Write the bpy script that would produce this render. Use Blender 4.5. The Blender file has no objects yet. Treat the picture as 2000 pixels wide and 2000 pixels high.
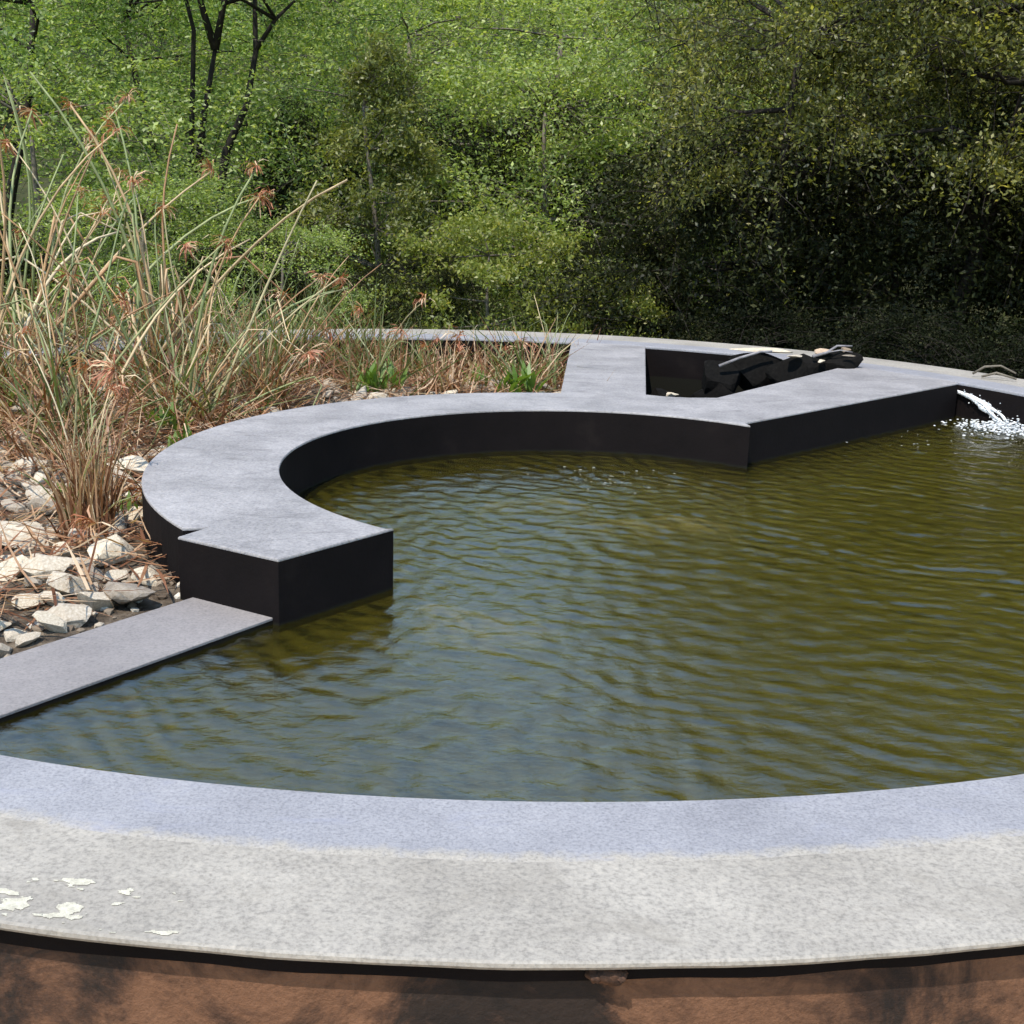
import bpy, bmesh, math, random
import numpy as np
from mathutils import Vector, Matrix

# ---------------------------------------------------------------- camera, sky, sun, exposure
scene = bpy.context.scene
COL = scene.collection
R = math.radians
CAM_H, PITCH, ROLL = 0.85, 0.2586, -0.0317          # height above the rim (rim top is z = 0)
cam = bpy.data.cameras.new('camera')
cam.sensor_width = 36.0
cam.lens = 45.0
cam.clip_end = 600.0
cam_ob = bpy.data.objects.new('camera', cam)
COL.objects.link(cam_ob)
_r0, _u0, _f0 = Vector((1, 0, 0)), Vector((0, math.sin(PITCH), math.cos(PITCH))), Vector((0, math.cos(PITCH), -math.sin(PITCH)))
_right = _r0 * math.cos(ROLL) - _u0 * math.sin(ROLL)
_up = _r0 * math.sin(ROLL) + _u0 * math.cos(ROLL)
_m = Matrix((_right, _up, -_f0)).transposed().to_4x4()
_m.translation = (0, 0, CAM_H)
cam_ob.matrix_world = _m
scene.camera = cam_ob

SUN_EL, SUN_AZ = R(64), R(-150)                     # high sun behind the viewer's left shoulder
world = bpy.data.worlds.new('World')
scene.world = world
world.use_nodes = True
wn = world.node_tree
sky = wn.nodes.new('ShaderNodeTexSky')
sky.sky_type = 'NISHITA'
sky.sun_disc = False
sky.sun_elevation = SUN_EL
sky.sun_rotation = SUN_AZ
sky.air_density = 1.9
sky.dust_density = 0.0
sky.ozone_density = 5.0
wn.links.new(sky.outputs[0], wn.nodes['Background'].inputs[0])
wn.nodes['Background'].inputs[1].default_value = 0.15
sun = bpy.data.lights.new('sun', 'SUN')
sun.energy = 3.9
sun.angle = R(0.5)
sun.color = (1.0, 0.93, 0.83)
sun_ob = bpy.data.objects.new('sun', sun)
COL.objects.link(sun_ob)
_sd = Vector((math.sin(SUN_AZ) * math.cos(SUN_EL), math.cos(SUN_AZ) * math.cos(SUN_EL), math.sin(SUN_EL)))
sun_ob.rotation_euler = _sd.to_track_quat('Z', 'Y').to_euler()
scene.view_settings.view_transform = 'Standard'
scene.view_settings.look = 'None'
scene.view_settings.gamma = 1.0
scene.view_settings.use_curve_mapping = False
scene.view_settings.exposure = 0.42
scene.cycles.max_bounces = 5
scene.cycles.diffuse_bounces = 2
scene.cycles.glossy_bounces = 2
scene.cycles.transmission_bounces = 3
scene.cycles.transparent_max_bounces = 12
scene.cycles.use_adaptive_sampling = True
scene.cycles.adaptive_threshold = 0.03

rng = np.random.default_rng(7)
random.seed(7)

# ---------------------------------------------------------------- helpers
def mesh_from(name, verts, faces, mat=None, smooth=False, mats=None, mat_idx=None):
    """verts (n,3) array; faces: (m,k) array or list of lists"""
    me = bpy.data.meshes.new(name)
    verts = np.asarray(verts, dtype=np.float32)
    if isinstance(faces, np.ndarray):
        m, k = faces.shape
        me.vertices.add(len(verts)); me.loops.add(m * k); me.polygons.add(m)
        me.vertices.foreach_set('co', verts.ravel())
        me.loops.foreach_set('vertex_index', faces.astype(np.int32).ravel())
        me.polygons.foreach_set('loop_start', np.arange(0, m * k, k, dtype=np.int32))
        me.update(calc_edges=True)
    else:
        me.from_pydata([tuple(v) for v in verts], [], faces)
        me.update()
    me.polygons.foreach_set('use_smooth', np.full(len(me.polygons), bool(smooth)))
    if mat: me.materials.append(mat)
    return me

def ob(name, me, parent=None, loc=(0, 0, 0), rot=(0, 0, 0), scale=(1, 1, 1)):
    o = bpy.data.objects.new(name, me)
    COL.objects.link(o)
    o.location = loc; o.rotation_euler = rot; o.scale = scale
    if parent: o.parent = parent
    return o

def tag(o, label=None, cat=None, group=None, kind=None):
    if label: o['label'] = label
    if cat: o['category'] = cat
    if group: o['group'] = group
    if kind: o['kind'] = kind
    return o

def thing(name, loc, label, cat, group=None, rz=0.0):
    return tag(ob(name, None, None, loc, (0, 0, rz)), label, cat, group)

class MB:
    """collects verts and faces of one mesh"""
    def __init__(s): s.v = []; s.f = []; s.n = 0
    def add(s, v, f):
        s.v.append(np.asarray(v, float)); s.f += [[i + s.n for i in q] for q in f]; s.n += len(v)
    def tube(s, pts, rad, sides=6, cap=True):
        pts = np.asarray(pts, float); n = len(pts)
        rad = np.broadcast_to(np.asarray(rad, float), (n,))
        t = np.gradient(pts, axis=0); t /= np.linalg.norm(t, axis=1, keepdims=True) + 1e-9
        ref = np.array([0, 0, 1.0]) if abs(t[:, 2]).mean() < .8 else np.array([1.0, 0, 0])
        a = np.cross(t, ref); a /= np.linalg.norm(a, axis=1, keepdims=True) + 1e-9
        b = np.cross(t, a)
        ang = np.linspace(0, 2 * np.pi, sides, endpoint=False)
        ring = pts[:, None] + rad[:, None, None] * (np.cos(ang)[None, :, None] * a[:, None] + np.sin(ang)[None, :, None] * b[:, None])
        f = []
        for i in range(n - 1):
            for j in range(sides):
                k = (j + 1) % sides
                f.append([i * sides + j, i * sides + k, (i + 1) * sides + k, (i + 1) * sides + j])
        if cap:
            f.append(list(range(sides))[::-1]); f.append([(n - 1) * sides + j for j in range(sides)])
        s.add(ring.reshape(-1, 3), f)
    def mesh(s, name, mat=None, smooth=True):
        return mesh_from(name, np.concatenate(s.v), s.f, mat, smooth)

def vnoise(p, seed=0, freq=1.0):
    """cheap smooth 3-D noise from a few sines, about -1..1"""
    r = np.random.default_rng(seed)
    out = 0
    for k in range(5):
        d = r.normal(size=3); d /= np.linalg.norm(d)
        out = out + np.sin((p @ d) * freq * (1 + .55 * k) + r.uniform(0, 6.28)) / (1 + .5 * k)
    return out / 2.2

# ---------------------------------------------------------------- materials
def new_mat(name):
    m = bpy.data.materials.new(name); m.use_nodes = True
    nt = m.node_tree
    return m, nt, nt.nodes['Principled BSDF'], nt.nodes['Material Output']

def N(nt, typ, **kw):
    n = nt.nodes.new(typ)
    for k, v in kw.items():
        if k.startswith('i_'): n.inputs[k[2:].replace('_', ' ')].default_value = v
        else: setattr(n, k, v)
    return n

def ramp(nt, fac, stops):
    r = nt.nodes.new('ShaderNodeValToRGB')
    e = r.color_ramp.elements
    while len(e) < len(stops): e.new(0.5)
    for el, (p, c) in zip(e, stops):
        el.position = p; el.color = (*c, 1) if len(c) == 3 else c
    nt.links.new(fac, r.inputs[0])
    return r.outputs[0]

def mixc(nt, fac, a, b, mode='MIX'):
    m = nt.nodes.new('ShaderNodeMix'); m.data_type = 'RGBA'; m.blend_type = mode
    for s, v in ((m.inputs[0], fac), (m.inputs[6], a), (m.inputs[7], b)):
        if hasattr(v, 'links') or hasattr(v, 'is_linked'): nt.links.new(v, s)
        elif isinstance(v, (int, float)): s.default_value = v
        else: s.default_value = (*v, 1)
    return m.outputs[2]

def noise(nt, scale, detail=4, rough=.6, coord=None, dist=0.0):
    n = N(nt, 'ShaderNodeTexNoise')
    n.inputs['Scale'].default_value = scale; n.inputs['Detail'].default_value = detail
    n.inputs['Roughness'].default_value = rough; n.inputs['Distortion'].default_value = dist
    if coord is not None: nt.links.new(coord, n.inputs['Vector'])
    return n.outputs['Fac']

def bump(nt, bsdf, h, strength, dist):
    b = N(nt, 'ShaderNodeBump'); b.inputs['Strength'].default_value = strength; b.inputs['Distance'].default_value = dist
    nt.links.new(h, b.inputs['Height']); nt.links.new(b.outputs[0], bsdf.inputs['Normal'])
    return b

def coords(nt, which='Object', scale=None):
    t = N(nt, 'ShaderNodeTexCoord')
    o = t.outputs[which]
    if scale:
        m = N(nt, 'ShaderNodeMapping'); m.inputs['Scale'].default_value = scale
        nt.links.new(o, m.inputs[0]); o = m.outputs[0]
    return o

def concrete(name, dark, mid, light, speck=220, rough=.75, blotch=2.5, stain=None, stretch=None, spk=.24, fade_to=None):
    m, nt, b, out = new_mat(name)
    c = coords(nt)
    base = ramp(nt, noise(nt, blotch, 6, .6, c), [(.30, dark), (.52, mid), (.74, light)])
    sp = ramp(nt, noise(nt, speck, 2, .7, c), [(.30, (1 - spk, 1 - spk, 1 - spk)), (.5, (1, 1, 1)), (.72, (1 + spk * .6, 1 + spk * .57, 1 + spk * .52))])
    col = mixc(nt, .85, base, sp, 'MULTIPLY')
    sp2 = ramp(nt, noise(nt, speck * .28, 3, .7, c), [(.3, (.88, .88, .89)), (.55, (1, 1, 1)), (.75, (1.07, 1.06, 1.05))])
    col = mixc(nt, .8, col, sp2, 'MULTIPLY')
    if fade_to:                                         # band wears away unevenly towards its outer edge
        v = N(nt, 'ShaderNodeVectorMath', operation='DISTANCE'); nt.links.new(c, v.inputs[0]); v.inputs[1].default_value = (-0.052, 4.213, 0)
        mm = N(nt, 'ShaderNodeMath', operation='MULTIPLY_ADD'); nt.links.new(noise(nt, 22, 5, .7, c), mm.inputs[0]); mm.inputs[1].default_value = .07
        nt.links.new(v.outputs['Value'], mm.inputs[2])
        mr = N(nt, 'ShaderNodeMapRange'); nt.links.new(mm.outputs[0], mr.inputs[0])
        mr.inputs[1].default_value = 2.577 + .035 + .140; mr.inputs[2].default_value = 2.577 + .035 + .162
        col = mixc(nt, mr.outputs[0], col, mixc(nt, .85, fade_to, sp, 'MULTIPLY'))
    if stain:
        st = ramp(nt, noise(nt, 5.5, 5, .65, coords(nt, 'Object', stretch), .8), [(.56, (0, 0, 0)), (.70, (1, 1, 1))])
        col = mixc(nt, st, col, mixc(nt, .55, col, stain))
    nt.links.new(col, b.inputs['Base Color'])
    b.inputs['Roughness'].default_value = rough
    b.inputs['Specular IOR Level'].default_value = .35
    bump(nt, b, noise(nt, speck * .8, 3, .7, c), .35, .003)
    return m

M = {}
M['rim'] = concrete('rim_concrete', (.29, .262, .225), (.36, .327, .283), (.42, .382, .33), 150, .8, 4.0, (.27, .24, .20), (1, 1.6, 1), .34)
M['band'] = concrete('band_render', (.252, .246, .262), (.306, .299, .316), (.362, .351, .364), 190, .6, 4.0, (.30, .30, .36), (1, 2, 1), .34, (.36, .327, .283))
M['top'] = concrete('wall_top_render', (.25, .236, .235), (.34, .32, .318), (.42, .395, .39), 120, .55, 4.2, (.15, .14, .14), (1, 2.2, 1), .35)
M['ledge'] = concrete('ledge_render', (.225, .205, .198), (.265, .242, .234), (.30, .272, .262), 140, .7, 2.0)

def black_wall():
    m, nt, b, out = new_mat('black_wall_paint')
    c = coords(nt)
    col = ramp(nt, noise(nt, 6, 6, .6, c), [(.3, (.0055, .0040, .0040)), (.6, (.0085, .0060, .0060)), (.8, (.016, .0120, .0105))])
    sx = N(nt, 'ShaderNodeSeparateXYZ'); nt.links.new(c, sx.inputs[0])
    zz = N(nt, 'ShaderNodeMath', operation='MULTIPLY_ADD'); nt.links.new(noise(nt, 12, 4, .6, c), zz.inputs[0]); zz.inputs[1].default_value = .018
    nt.links.new(sx.outputs['Z'], zz.inputs[2])
    mr = N(nt, 'ShaderNodeMapRange'); nt.links.new(zz.outputs[0], mr.inputs[0]); mr.inputs[1].default_value = -.142; mr.inputs[2].default_value = -.150
    col = mixc(nt, mr.outputs[0], col, (.012, .0115, .008))
    nt.links.new(col, b.inputs['Base Color']); b.inputs['Roughness'].default_value = .8
    b.inputs['Specular IOR Level'].default_value = .12
    bump(nt, b, noise(nt, 90, 4, .6, c), .3, .003)
    return m
M['black'] = black_wall()

def brown_plaster():
    m, nt, b, out = new_mat('brown_plaster')
    c = coords(nt)
    big = ramp(nt, noise(nt, 4.2, 7, .68, c, .9), [(.40, (.020, .011, .007)), (.46, (.07, .033, .018)), (.54, (.165, .078, .040)), (.76, (.235, .115, .062))])
    dirt = ramp(nt, noise(nt, 9.0, 5, .7, c, 1.2), [(.36, (.35, .32, .32)), (.52, (1, 1, 1))])
    col = mixc(nt, .8, big, dirt, 'MULTIPLY')
    fine = ramp(nt, noise(nt, 130, 3, .7, c), [(.3, (.75, .74, .73)), (.6, (1.1, 1.1, 1.1))])
    col = mixc(nt, .7, col, fine, 'MULTIPLY')
    nt.links.new(col, b.inputs['Base Color']); b.inputs['Roughness'].default_value = .85
    h = N(nt, 'ShaderNodeMath', operation='ADD')
    nt.links.new(noise(nt, 14, 5, .6, c), h.inputs[0]); nt.links.new(noise(nt, 120, 3, .7, c), h.inputs[1])
    bump(nt, b, h.outputs[0], .45, .006)
    return m
M['brown'] = brown_plaster()

def simple(name, stops, scale=8, rough=.8, bs=.4, bd=.01, which='Object', spec=.3, rnd=None):
    m, nt, b, out = new_mat(name)
    c = coords(nt, which)
    col = ramp(nt, noise(nt, scale, 5, .65, c), stops)
    if rnd:
        oi = N(nt, 'ShaderNodeObjectInfo')
        col = mixc(nt, 1.0, col, ramp(nt, oi.outputs['Random'], rnd), 'MULTIPLY')
    nt.links.new(col, b.inputs['Base Color']); b.inputs['Roughness'].default_value = rough
    b.inputs['Specular IOR Level'].default_value = spec
    bump(nt, b, noise(nt, scale * 5, 4, .65, c), bs, bd)
    return m
M['stone'] = simple('pale_stone', [(.28, (.46, .38, .28)), (.5, (.66, .58, .46)), (.72, (.80, .75, .65))], 9, .85, .5, .01, rnd=[(0, (.5, .47, .46)), (.35, (.85, .82, .8)), (.7, (1.0, .97, .92)), (1, (1.1, 1.06, 1.0))])
M['darkstone'] = simple('dark_stone', [(.3, (.004, .0036, .0032)), (.6, (.009, .008, .007)), (.8, (.02, .018, .016))], 9, .8, spec=.1)
M['orangestone'] = simple('warm_stone', [(.3, (.40, .28, .19)), (.6, (.62, .46, .33)), (.8, (.72, .58, .44))], 14, .85)
M['driftwood'] = simple('driftwood', [(.3, (.12, .11, .11)), (.6, (.28, .26, .27)), (.8, (.40, .38, .38))], 14, .8)
M['gravel'] = simple('gravel_soil', [(.3, (.045, .033, .022)), (.5, (.12, .088, .06)), (.7, (.25, .20, .145))], 24, .9, .8, .02)
M['soil'] = simple('hill_soil', [(.3, (.022, .024, .010)), (.5, (.045, .05, .018)), (.75, (.09, .085, .035))], 2.5, .95, .5, .05)
M['bark'] = simple('dark_bark', [(.3, (.012, .010, .008)), (.6, (.028, .022, .017)), (.8, (.05, .042, .034))], 18, .9)
M['twig'] = simple('grey_twig', [(.3, (.10, .085, .065)), (.7, (.22, .19, .15))], 18, .9)
M['pipe'] = simple('black_pipe', [(.3, (.012, .012, .013)), (.7, (.02, .02, .021))], 20, .4)
M['lime'] = simple('lime_wash', [(.3, (.44, .40, .32)), (.5, (.58, .54, .43)), (.7, (.70, .66, .54))], 90, .95)

def leaf_mat(name, stops, trans=.45, rough=.5, hue_noise=None, gloss=.04):
    """stops: colour ramp over random-per-leaf"""
    m, nt, b, out = new_mat(name)
    nt.nodes.remove(b)
    g = N(nt, 'ShaderNodeNewGeometry')
    col = ramp(nt, g.outputs['Random Per Island'], stops)
    if hue_noise:
        nz = ramp(nt, noise(nt, hue_noise[0], 3, .6, coords(nt)), [(.35, hue_noise[1]), (.65, hue_noise[2])])
        col = mixc(nt, 1.0, col, nz, 'MULTIPLY')
    d = N(nt, 'ShaderNodeBsdfDiffuse'); t = N(nt, 'ShaderNodeBsdfTranslucent'); gl = N(nt, 'ShaderNodeBsdfGlossy')
    gl.inputs['Roughness'].default_value = rough
    nt.links.new(col, d.inputs[0])
    tc = mixc(nt, 1.0, col, (1.3, 1.25, .6), 'MULTIPLY'); nt.links.new(tc, t.inputs[0])
    m1 = N(nt, 'ShaderNodeMixShader'); m1.inputs[0].default_value = trans
    nt.links.new(d.outputs[0], m1.inputs[1]); nt.links.new(t.outputs[0], m1.inputs[2])
    m2 = N(nt, 'ShaderNodeMixShader'); m2.inputs[0].default_value = gloss
    nt.links.new(m1.outputs[0], m2.inputs[1]); nt.links.new(gl.outputs[0], m2.inputs[2])
    nt.links.new(m2.outputs[0], out.inputs['Surface'])
    return m
M['leaf_acacia'] = leaf_mat('acacia_leaf', [(0, (0.111, 0.180, 0.041)), (.4, (0.199, 0.301, 0.069)), (.75, (0.303, 0.423, 0.116)), (.92, (0.420, 0.512, 0.196)), (1, (0.513, 0.512, 0.312))], .5, .5, (1.5, (.6, .66, .62), (1.3, 1.25, 1.05)))
M['leaf_light'] = leaf_mat('light_leaf', [(0, (0.151, 0.209, 0.049)), (.4, (0.277, 0.366, 0.088)), (.8, (0.404, 0.506, 0.144)), (1, (0.554, 0.594, 0.309))], .5, .5, (1.5, (.6, .66, .62), (1.3, 1.25, 1.05)))
M['leaf_olive'] = leaf_mat('olive_leaf', [(0, (.08, .095, .025)), (.5, (.17, .195, .045)), (.85, (.26, .29, .07)), (1, (.36, .35, .16))], .5, .5, (1.5, (.6, .66, .62), (1.3, 1.25, 1.05)))
M['leaf_yellow'] = leaf_mat('yellow_leaf', [(0, (0.149, 0.184, 0.029)), (.5, (0.253, 0.299, 0.052)), (.9, (0.345, 0.368, 0.081)), (1, (0.460, 0.414, 0.161))], .5)
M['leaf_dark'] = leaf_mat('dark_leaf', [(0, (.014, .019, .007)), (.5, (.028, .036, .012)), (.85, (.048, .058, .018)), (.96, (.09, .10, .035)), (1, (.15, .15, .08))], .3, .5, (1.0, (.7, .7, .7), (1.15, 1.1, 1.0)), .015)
M['leaf_dusty'] = leaf_mat('dusty_olive_leaf', [(0, (.07, .08, .025)), (.4, (.145, .16, .045)), (.7, (.23, .245, .065)), (.9, (.36, .36, .10)), (1, (.46, .42, .22))], .6, .5, (1.5, (.6, .66, .62), (1.3, 1.25, 1.05)))
M['leaf_fresh'] = leaf_mat('fresh_green_leaf', [(0, (.08, .16, .025)), (.6, (.15, .25, .04)), (1, (.26, .33, .09))], .4)
M['blade_dry'] = leaf_mat('dry_blade', [(0, (0.132, 0.054, 0.024)), (.35, (0.265, 0.116, 0.057)), (.6, (0.397, 0.213, 0.113)), (.85, (0.551, 0.368, 0.217)), (1, (0.684, 0.504, 0.340))], .25)
M['blade_green'] = leaf_mat('green_blade', [(0, (.09, .12, .035)), (.5, (.16, .21, .06)), (.8, (.24, .28, .10)), (1, (.36, .36, .2))], .3)

def obj_random(name, stops, rough=.6):
    m, nt, b, out = new_mat(name)
    oi = N(nt, 'ShaderNodeObjectInfo')
    col = ramp(nt, oi.outputs['Random'], stops)
    nz = ramp(nt, noise(nt, 22, 3, .6, coords(nt, 'Object', (1, 1, .3))), [(.3, (.65, .62, .6)), (.65, (1.15, 1.12, 1.1))])
    nt.links.new(mixc(nt, 1.0, col, nz, 'MULTIPLY'), b.inputs['Base Color'])
    b.inputs['Roughness'].default_value = rough
    return m
M['stalk'] = obj_random('reed_stalk', [(0, (.54, .41, .23)), (.18, (.66, .54, .33)), (.30, (.19, .24, .09)), (.50, (.33, .37, .16)), (.60, (.30, .15, .07)), (.74, (.46, .29, .14)), (.88, (.58, .44, .25)), (1, (.74, .65, .44))])
M['seed'] = leaf_mat('seed_head', [(0, (0.300, 0.112, 0.053)), (.5, (0.495, 0.195, 0.105)), (.85, (0.675, 0.360, 0.210)), (1, (0.750, 0.630, 0.420))], .3)

def water_mat():
    m, nt, b, out = new_mat('turbid_green_water')
    nt.nodes.remove(b)
    c = coords(nt)
    body = ramp(nt, noise(nt, 1.3, 3, .5, c), [(.3, (.14, .125, .018)), (.7, (.18, .16, .026))])
    d0 = N(nt, 'ShaderNodeBsdfDiffuse'); nt.links.new(body, d0.inputs[0])
    tr = N(nt, 'ShaderNodeBsdfTransparent'); tr.inputs[0].default_value = (.97, .97, .90, 1)
    d = N(nt, 'ShaderNodeMixShader'); d.inputs[0].default_value = .06
    nt.links.new(tr.outputs[0], d.inputs[1]); nt.links.new(d0.outputs[0], d.inputs[2])
    g = N(nt, 'ShaderNodeBsdfGlossy'); g.inputs['Roughness'].default_value = .03
    g.inputs['Color'].default_value = (.98, .99, 1, 1)
    fr = N(nt, 'ShaderNodeFresnel'); fr.inputs['IOR'].default_value = 2.2
    bp = N(nt, 'ShaderNodeBump'); bp.inputs['Strength'].default_value = .55; bp.inputs['Distance'].default_value = .004
    nt.links.new(noise(nt, 30, 4, .6, coords(nt, 'Object', (1, 1.5, 1)), .5), bp.inputs['Height'])
    for n in (g, fr): nt.links.new(bp.outputs[0], n.inputs['Normal'])
    mx = N(nt, 'ShaderNodeMixShader')
    nt.links.new(fr.outputs[0], mx.inputs[0]); nt.links.new(d.outputs[0], mx.inputs[1]); nt.links.new(g.outputs[0], mx.inputs[2])
    nt.links.new(mx.outputs[0], out.inputs['Surface'])
    return m
M['water'] = water_mat()
def cloud_mat():
    m, nt, b, out = new_mat('cloudy_water'); nt.nodes.remove(b)
    c = coords(nt)
    d0 = N(nt, 'ShaderNodeBsdfDiffuse'); nt.links.new(ramp(nt, noise(nt, 1.3, 3, .5, c), [(.3, (.188, .166, .019)), (.7, (.228, .202, .028))]), d0.inputs[0])
    tr = N(nt, 'ShaderNodeBsdfTransparent'); mx = N(nt, 'ShaderNodeMixShader'); mx.inputs[0].default_value = .22
    nt.links.new(tr.outputs[0], mx.inputs[1]); nt.links.new(d0.outputs[0], mx.inputs[2]); nt.links.new(mx.outputs[0], out.inputs['Surface'])
    return m
M['cloud'] = cloud_mat()
M['silt'] = simple('olive_silt_water', [(.3, (.085, .075, .012)), (.7, (.115, .100, .017))], 1.3, 1.0, 0.0, .001, spec=0.0)

def foam_mat():
    m, nt, b, out = new_mat('white_water')
    b.inputs['Base Color'].default_value = (.90, .91, .91, 1)
    b.inputs['Roughness'].default_value = .15
    b.inputs['IOR'].default_value = 1.33
    b.inputs['Transmission Weight'].default_value = .12
    b.inputs['Subsurface Weight'].default_value = 0
    return m
M['foam'] = foam_mat()

# ---------------------------------------------------------------- plan of the tank (rim top z = 0)
CX, CY, RI, RW = -0.052, 4.213, 2.577, 0.383
ACX, ACY, AR, AO = 0.26, 3.79, 0.955, 1.335           # the round bay: inner and outer radius
Z_LEDGE, Z_WATER, Z_GROUND = -0.144, -0.160, -0.95

def hill_z(x, y):
    t = np.maximum(0, y - 7.6)
    z = Z_GROUND + .15 + t * .12 + t * t * .0066
    z = z + .10 * vnoise(np.stack([x, y, 0 * x], -1), 3, .9)
    near = np.clip((y - 7.0) / 1.5, 0, 1)
    return Z_GROUND * (1 - near) + z * near

def hill_h(x, y): return float(hill_z(np.array([float(x)]), np.array([float(y)]))[0])

# ground: one sheet to the horizon, finer where the hill stands
gx = np.concatenate([np.linspace(-400, -30, 12), np.linspace(-26, 26, 80), np.linspace(30, 400, 12)])
gy = np.concatenate([np.linspace(-400, -12, 10), np.linspace(-8, 42, 90), np.linspace(50, 400, 10)])
GX, GY = np.meshgrid(gx, gy, indexing='ij')
GZ = hill_z(GX.ravel(), np.minimum(GY.ravel(), 30))
ny = len(gy)
idx = np.arange(len(gx) * ny).reshape(len(gx), ny)
F = np.stack([idx[:-1, :-1], idx[1:, :-1], idx[1:, 1:], idx[:-1, 1:]], -1).reshape(-1, 4)
tag(ob('ground', mesh_from('ground', np.stack([GX.ravel(), GY.ravel(), GZ], 1), F, M['soil'], True)), kind='structure')

# unseen pale sand sheet added to bounce sunlight onto the brown wall
M['sand'] = simple('sandy_gravel', [(.3, (.34, .235, .15)), (.5, (.45, .32, .21)), (.7, (.54, .40, .28))], 30, .95, .5, .01)
sa = np.linspace(0, 2 * np.pi, 60, endpoint=False)
sr = 4.6 + .35 * vnoise(np.stack([np.cos(sa) * 3, np.sin(sa) * 3, 0 * sa], 1), 8, 1.3)
sv = np.stack([sr * 1.3 * np.cos(sa), -1.2 + sr * np.sin(sa), 0 * sa + Z_GROUND + .006], 1)
tag(ob('bounce_sand', mesh_from('bounce_sand', sv, [list(range(60))], M['sand'])), kind='structure')

# ---- round tank: brown wall, concrete coping, bluish inner band
NSEG = 540
th = np.linspace(0, 2 * np.pi, NSEG, endpoint=False)
def revolve(name, prof, mat, parent, wob=None, smooth=False):
    """prof: list of (r, z, wobble amount) going round a closed loop"""
    k = len(prof); V = []
    w = vnoise(np.stack([np.cos(th) * 9, np.sin(th) * 9, 0 * th], 1), 11, 2.2) + .6 * vnoise(np.stack([np.cos(th) * 9, np.sin(th) * 9, 0 * th], 1), 12, 7)
    w2 = vnoise(np.stack([np.cos(th) * 9, np.sin(th) * 9, 0 * th], 1), 14, 3.1) + .6 * vnoise(np.stack([np.cos(th) * 9, np.sin(th) * 9, 0 * th], 1), 15, 9)
    for r, z, wr, wz in prof:
        rr = r + wr * w
        V.append(np.stack([CX + rr * np.cos(th), CY + rr * np.sin(th), z + wz * w2], 1))
    V = np.stack(V, 1).reshape(-1, 3)
    i = np.arange(NSEG)[:, None]; j = np.arange(k)[None]
    i2 = (i + 1) % NSEG; j2 = (j + 1) % k
    F = np.stack([i * k + j, i2 * k + j, i2 * k + j2, i * k + j2], -1).reshape(-1, 4)
    return ob(name, mesh_from(name, V, F, mat, smooth), parent)
tank = thing('round_tank', (0, 0, 0), 'round raised pool tank of brown plaster with pale concrete coping', 'pool tank')
RO = RI + RW
revolve('coping', [(RI + .150, -.0022, 0, 0), (RO - .005, -.0022, .0012, 0), (RO - .001, -.0040, .0018, 0), (RO, -.0085, .0020, .0008), (RO - .002, -.0125, .0020, .0008), (RO - .06, -.0135, 0, 0), (RI + .150, -.0135, 0, 0)], M['rim'], tank)
revolve('inner_band', [(RI, -.008, 0, 0), (RI + .002, -.003, 0, 0), (RI + .005, -.001, 0, 0), (RI + .145, .0, .003, 0), (RI + .158, -.0007, .005, 0), (RI + .170, -.0030, .005, 0), (RI + .145, -.0139, 0, 0), (RI, -.0139, 0, 0)], M['band'], tank)
revolve('inner_wall', [(RI + .001, -.0145, 0, 0), (RI + .12, -.0145, 0, 0), (RI + .12, -1.3, 0, 0), (RI + .001, -1.3, 0, 0)], M['black'], tank)
revolve('overhang_shade_strip', [(RO - .0215, -.0139, .0016, 0), (RO - .0205, -.040, .002, .0045), (RO - .030, -.043, 0, .0045), (RO - .040, -.0139, 0, 0)], M['black'], tank)  # black strip painting in the shadow of the coping overhang
revolve('outer_wall', [(RO - .024, -.0140, .0016, 0), (RO - .023, -.06, .002, 0), (RO - .022, -.12, .003, 0), (RO - .020, -.5, .004, 0), (RO - .012, -1.2, .004, 0), (RO - .2, -1.2, 0, 0), (RO - .2, -.0140, 0, 0)], M['brown'], tank)

# plaster lumps that bridge the painted shade strip under the coping
def lump(rx, ry, rz, seed, sub=2):
    bm = bmesh.new(); bmesh.ops.create_icosphere(bm, subdivisions=sub, radius=1)
    v = np.array([x.co[:] for x in bm.verts]); f = [[q.index for q in p.verts] for p in bm.faces]; bm.free()
    v *= (1 + .3 * vnoise(v, seed, 2.2) + .18 * vnoise(v, seed + 1, 6) + .1 * vnoise(v, seed + 2, 14))[:, None]
    return v * np.array([rx, ry, rz]), f
def at_rim(px_ang, r, z): return (CX + r * math.cos(px_ang), CY + r * math.sin(px_ang), z)
for k, (xx, w, hgt) in enumerate([(.128, .030, .011), (.112, .016, .009), (.142, .014, .008)]):
    a = math.atan2(-math.sqrt(RO ** 2 - (xx - CX) ** 2), xx - CX)
    v, f = lump(w * .55, .010, hgt, 40 + k, 3)
    o = ob('plaster_lump', mesh_from('plaster_lump', v, f, M['brown'], True), tank, at_rim(a, RO - .016, -.028), (0, 0, a + math.pi / 2))

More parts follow.
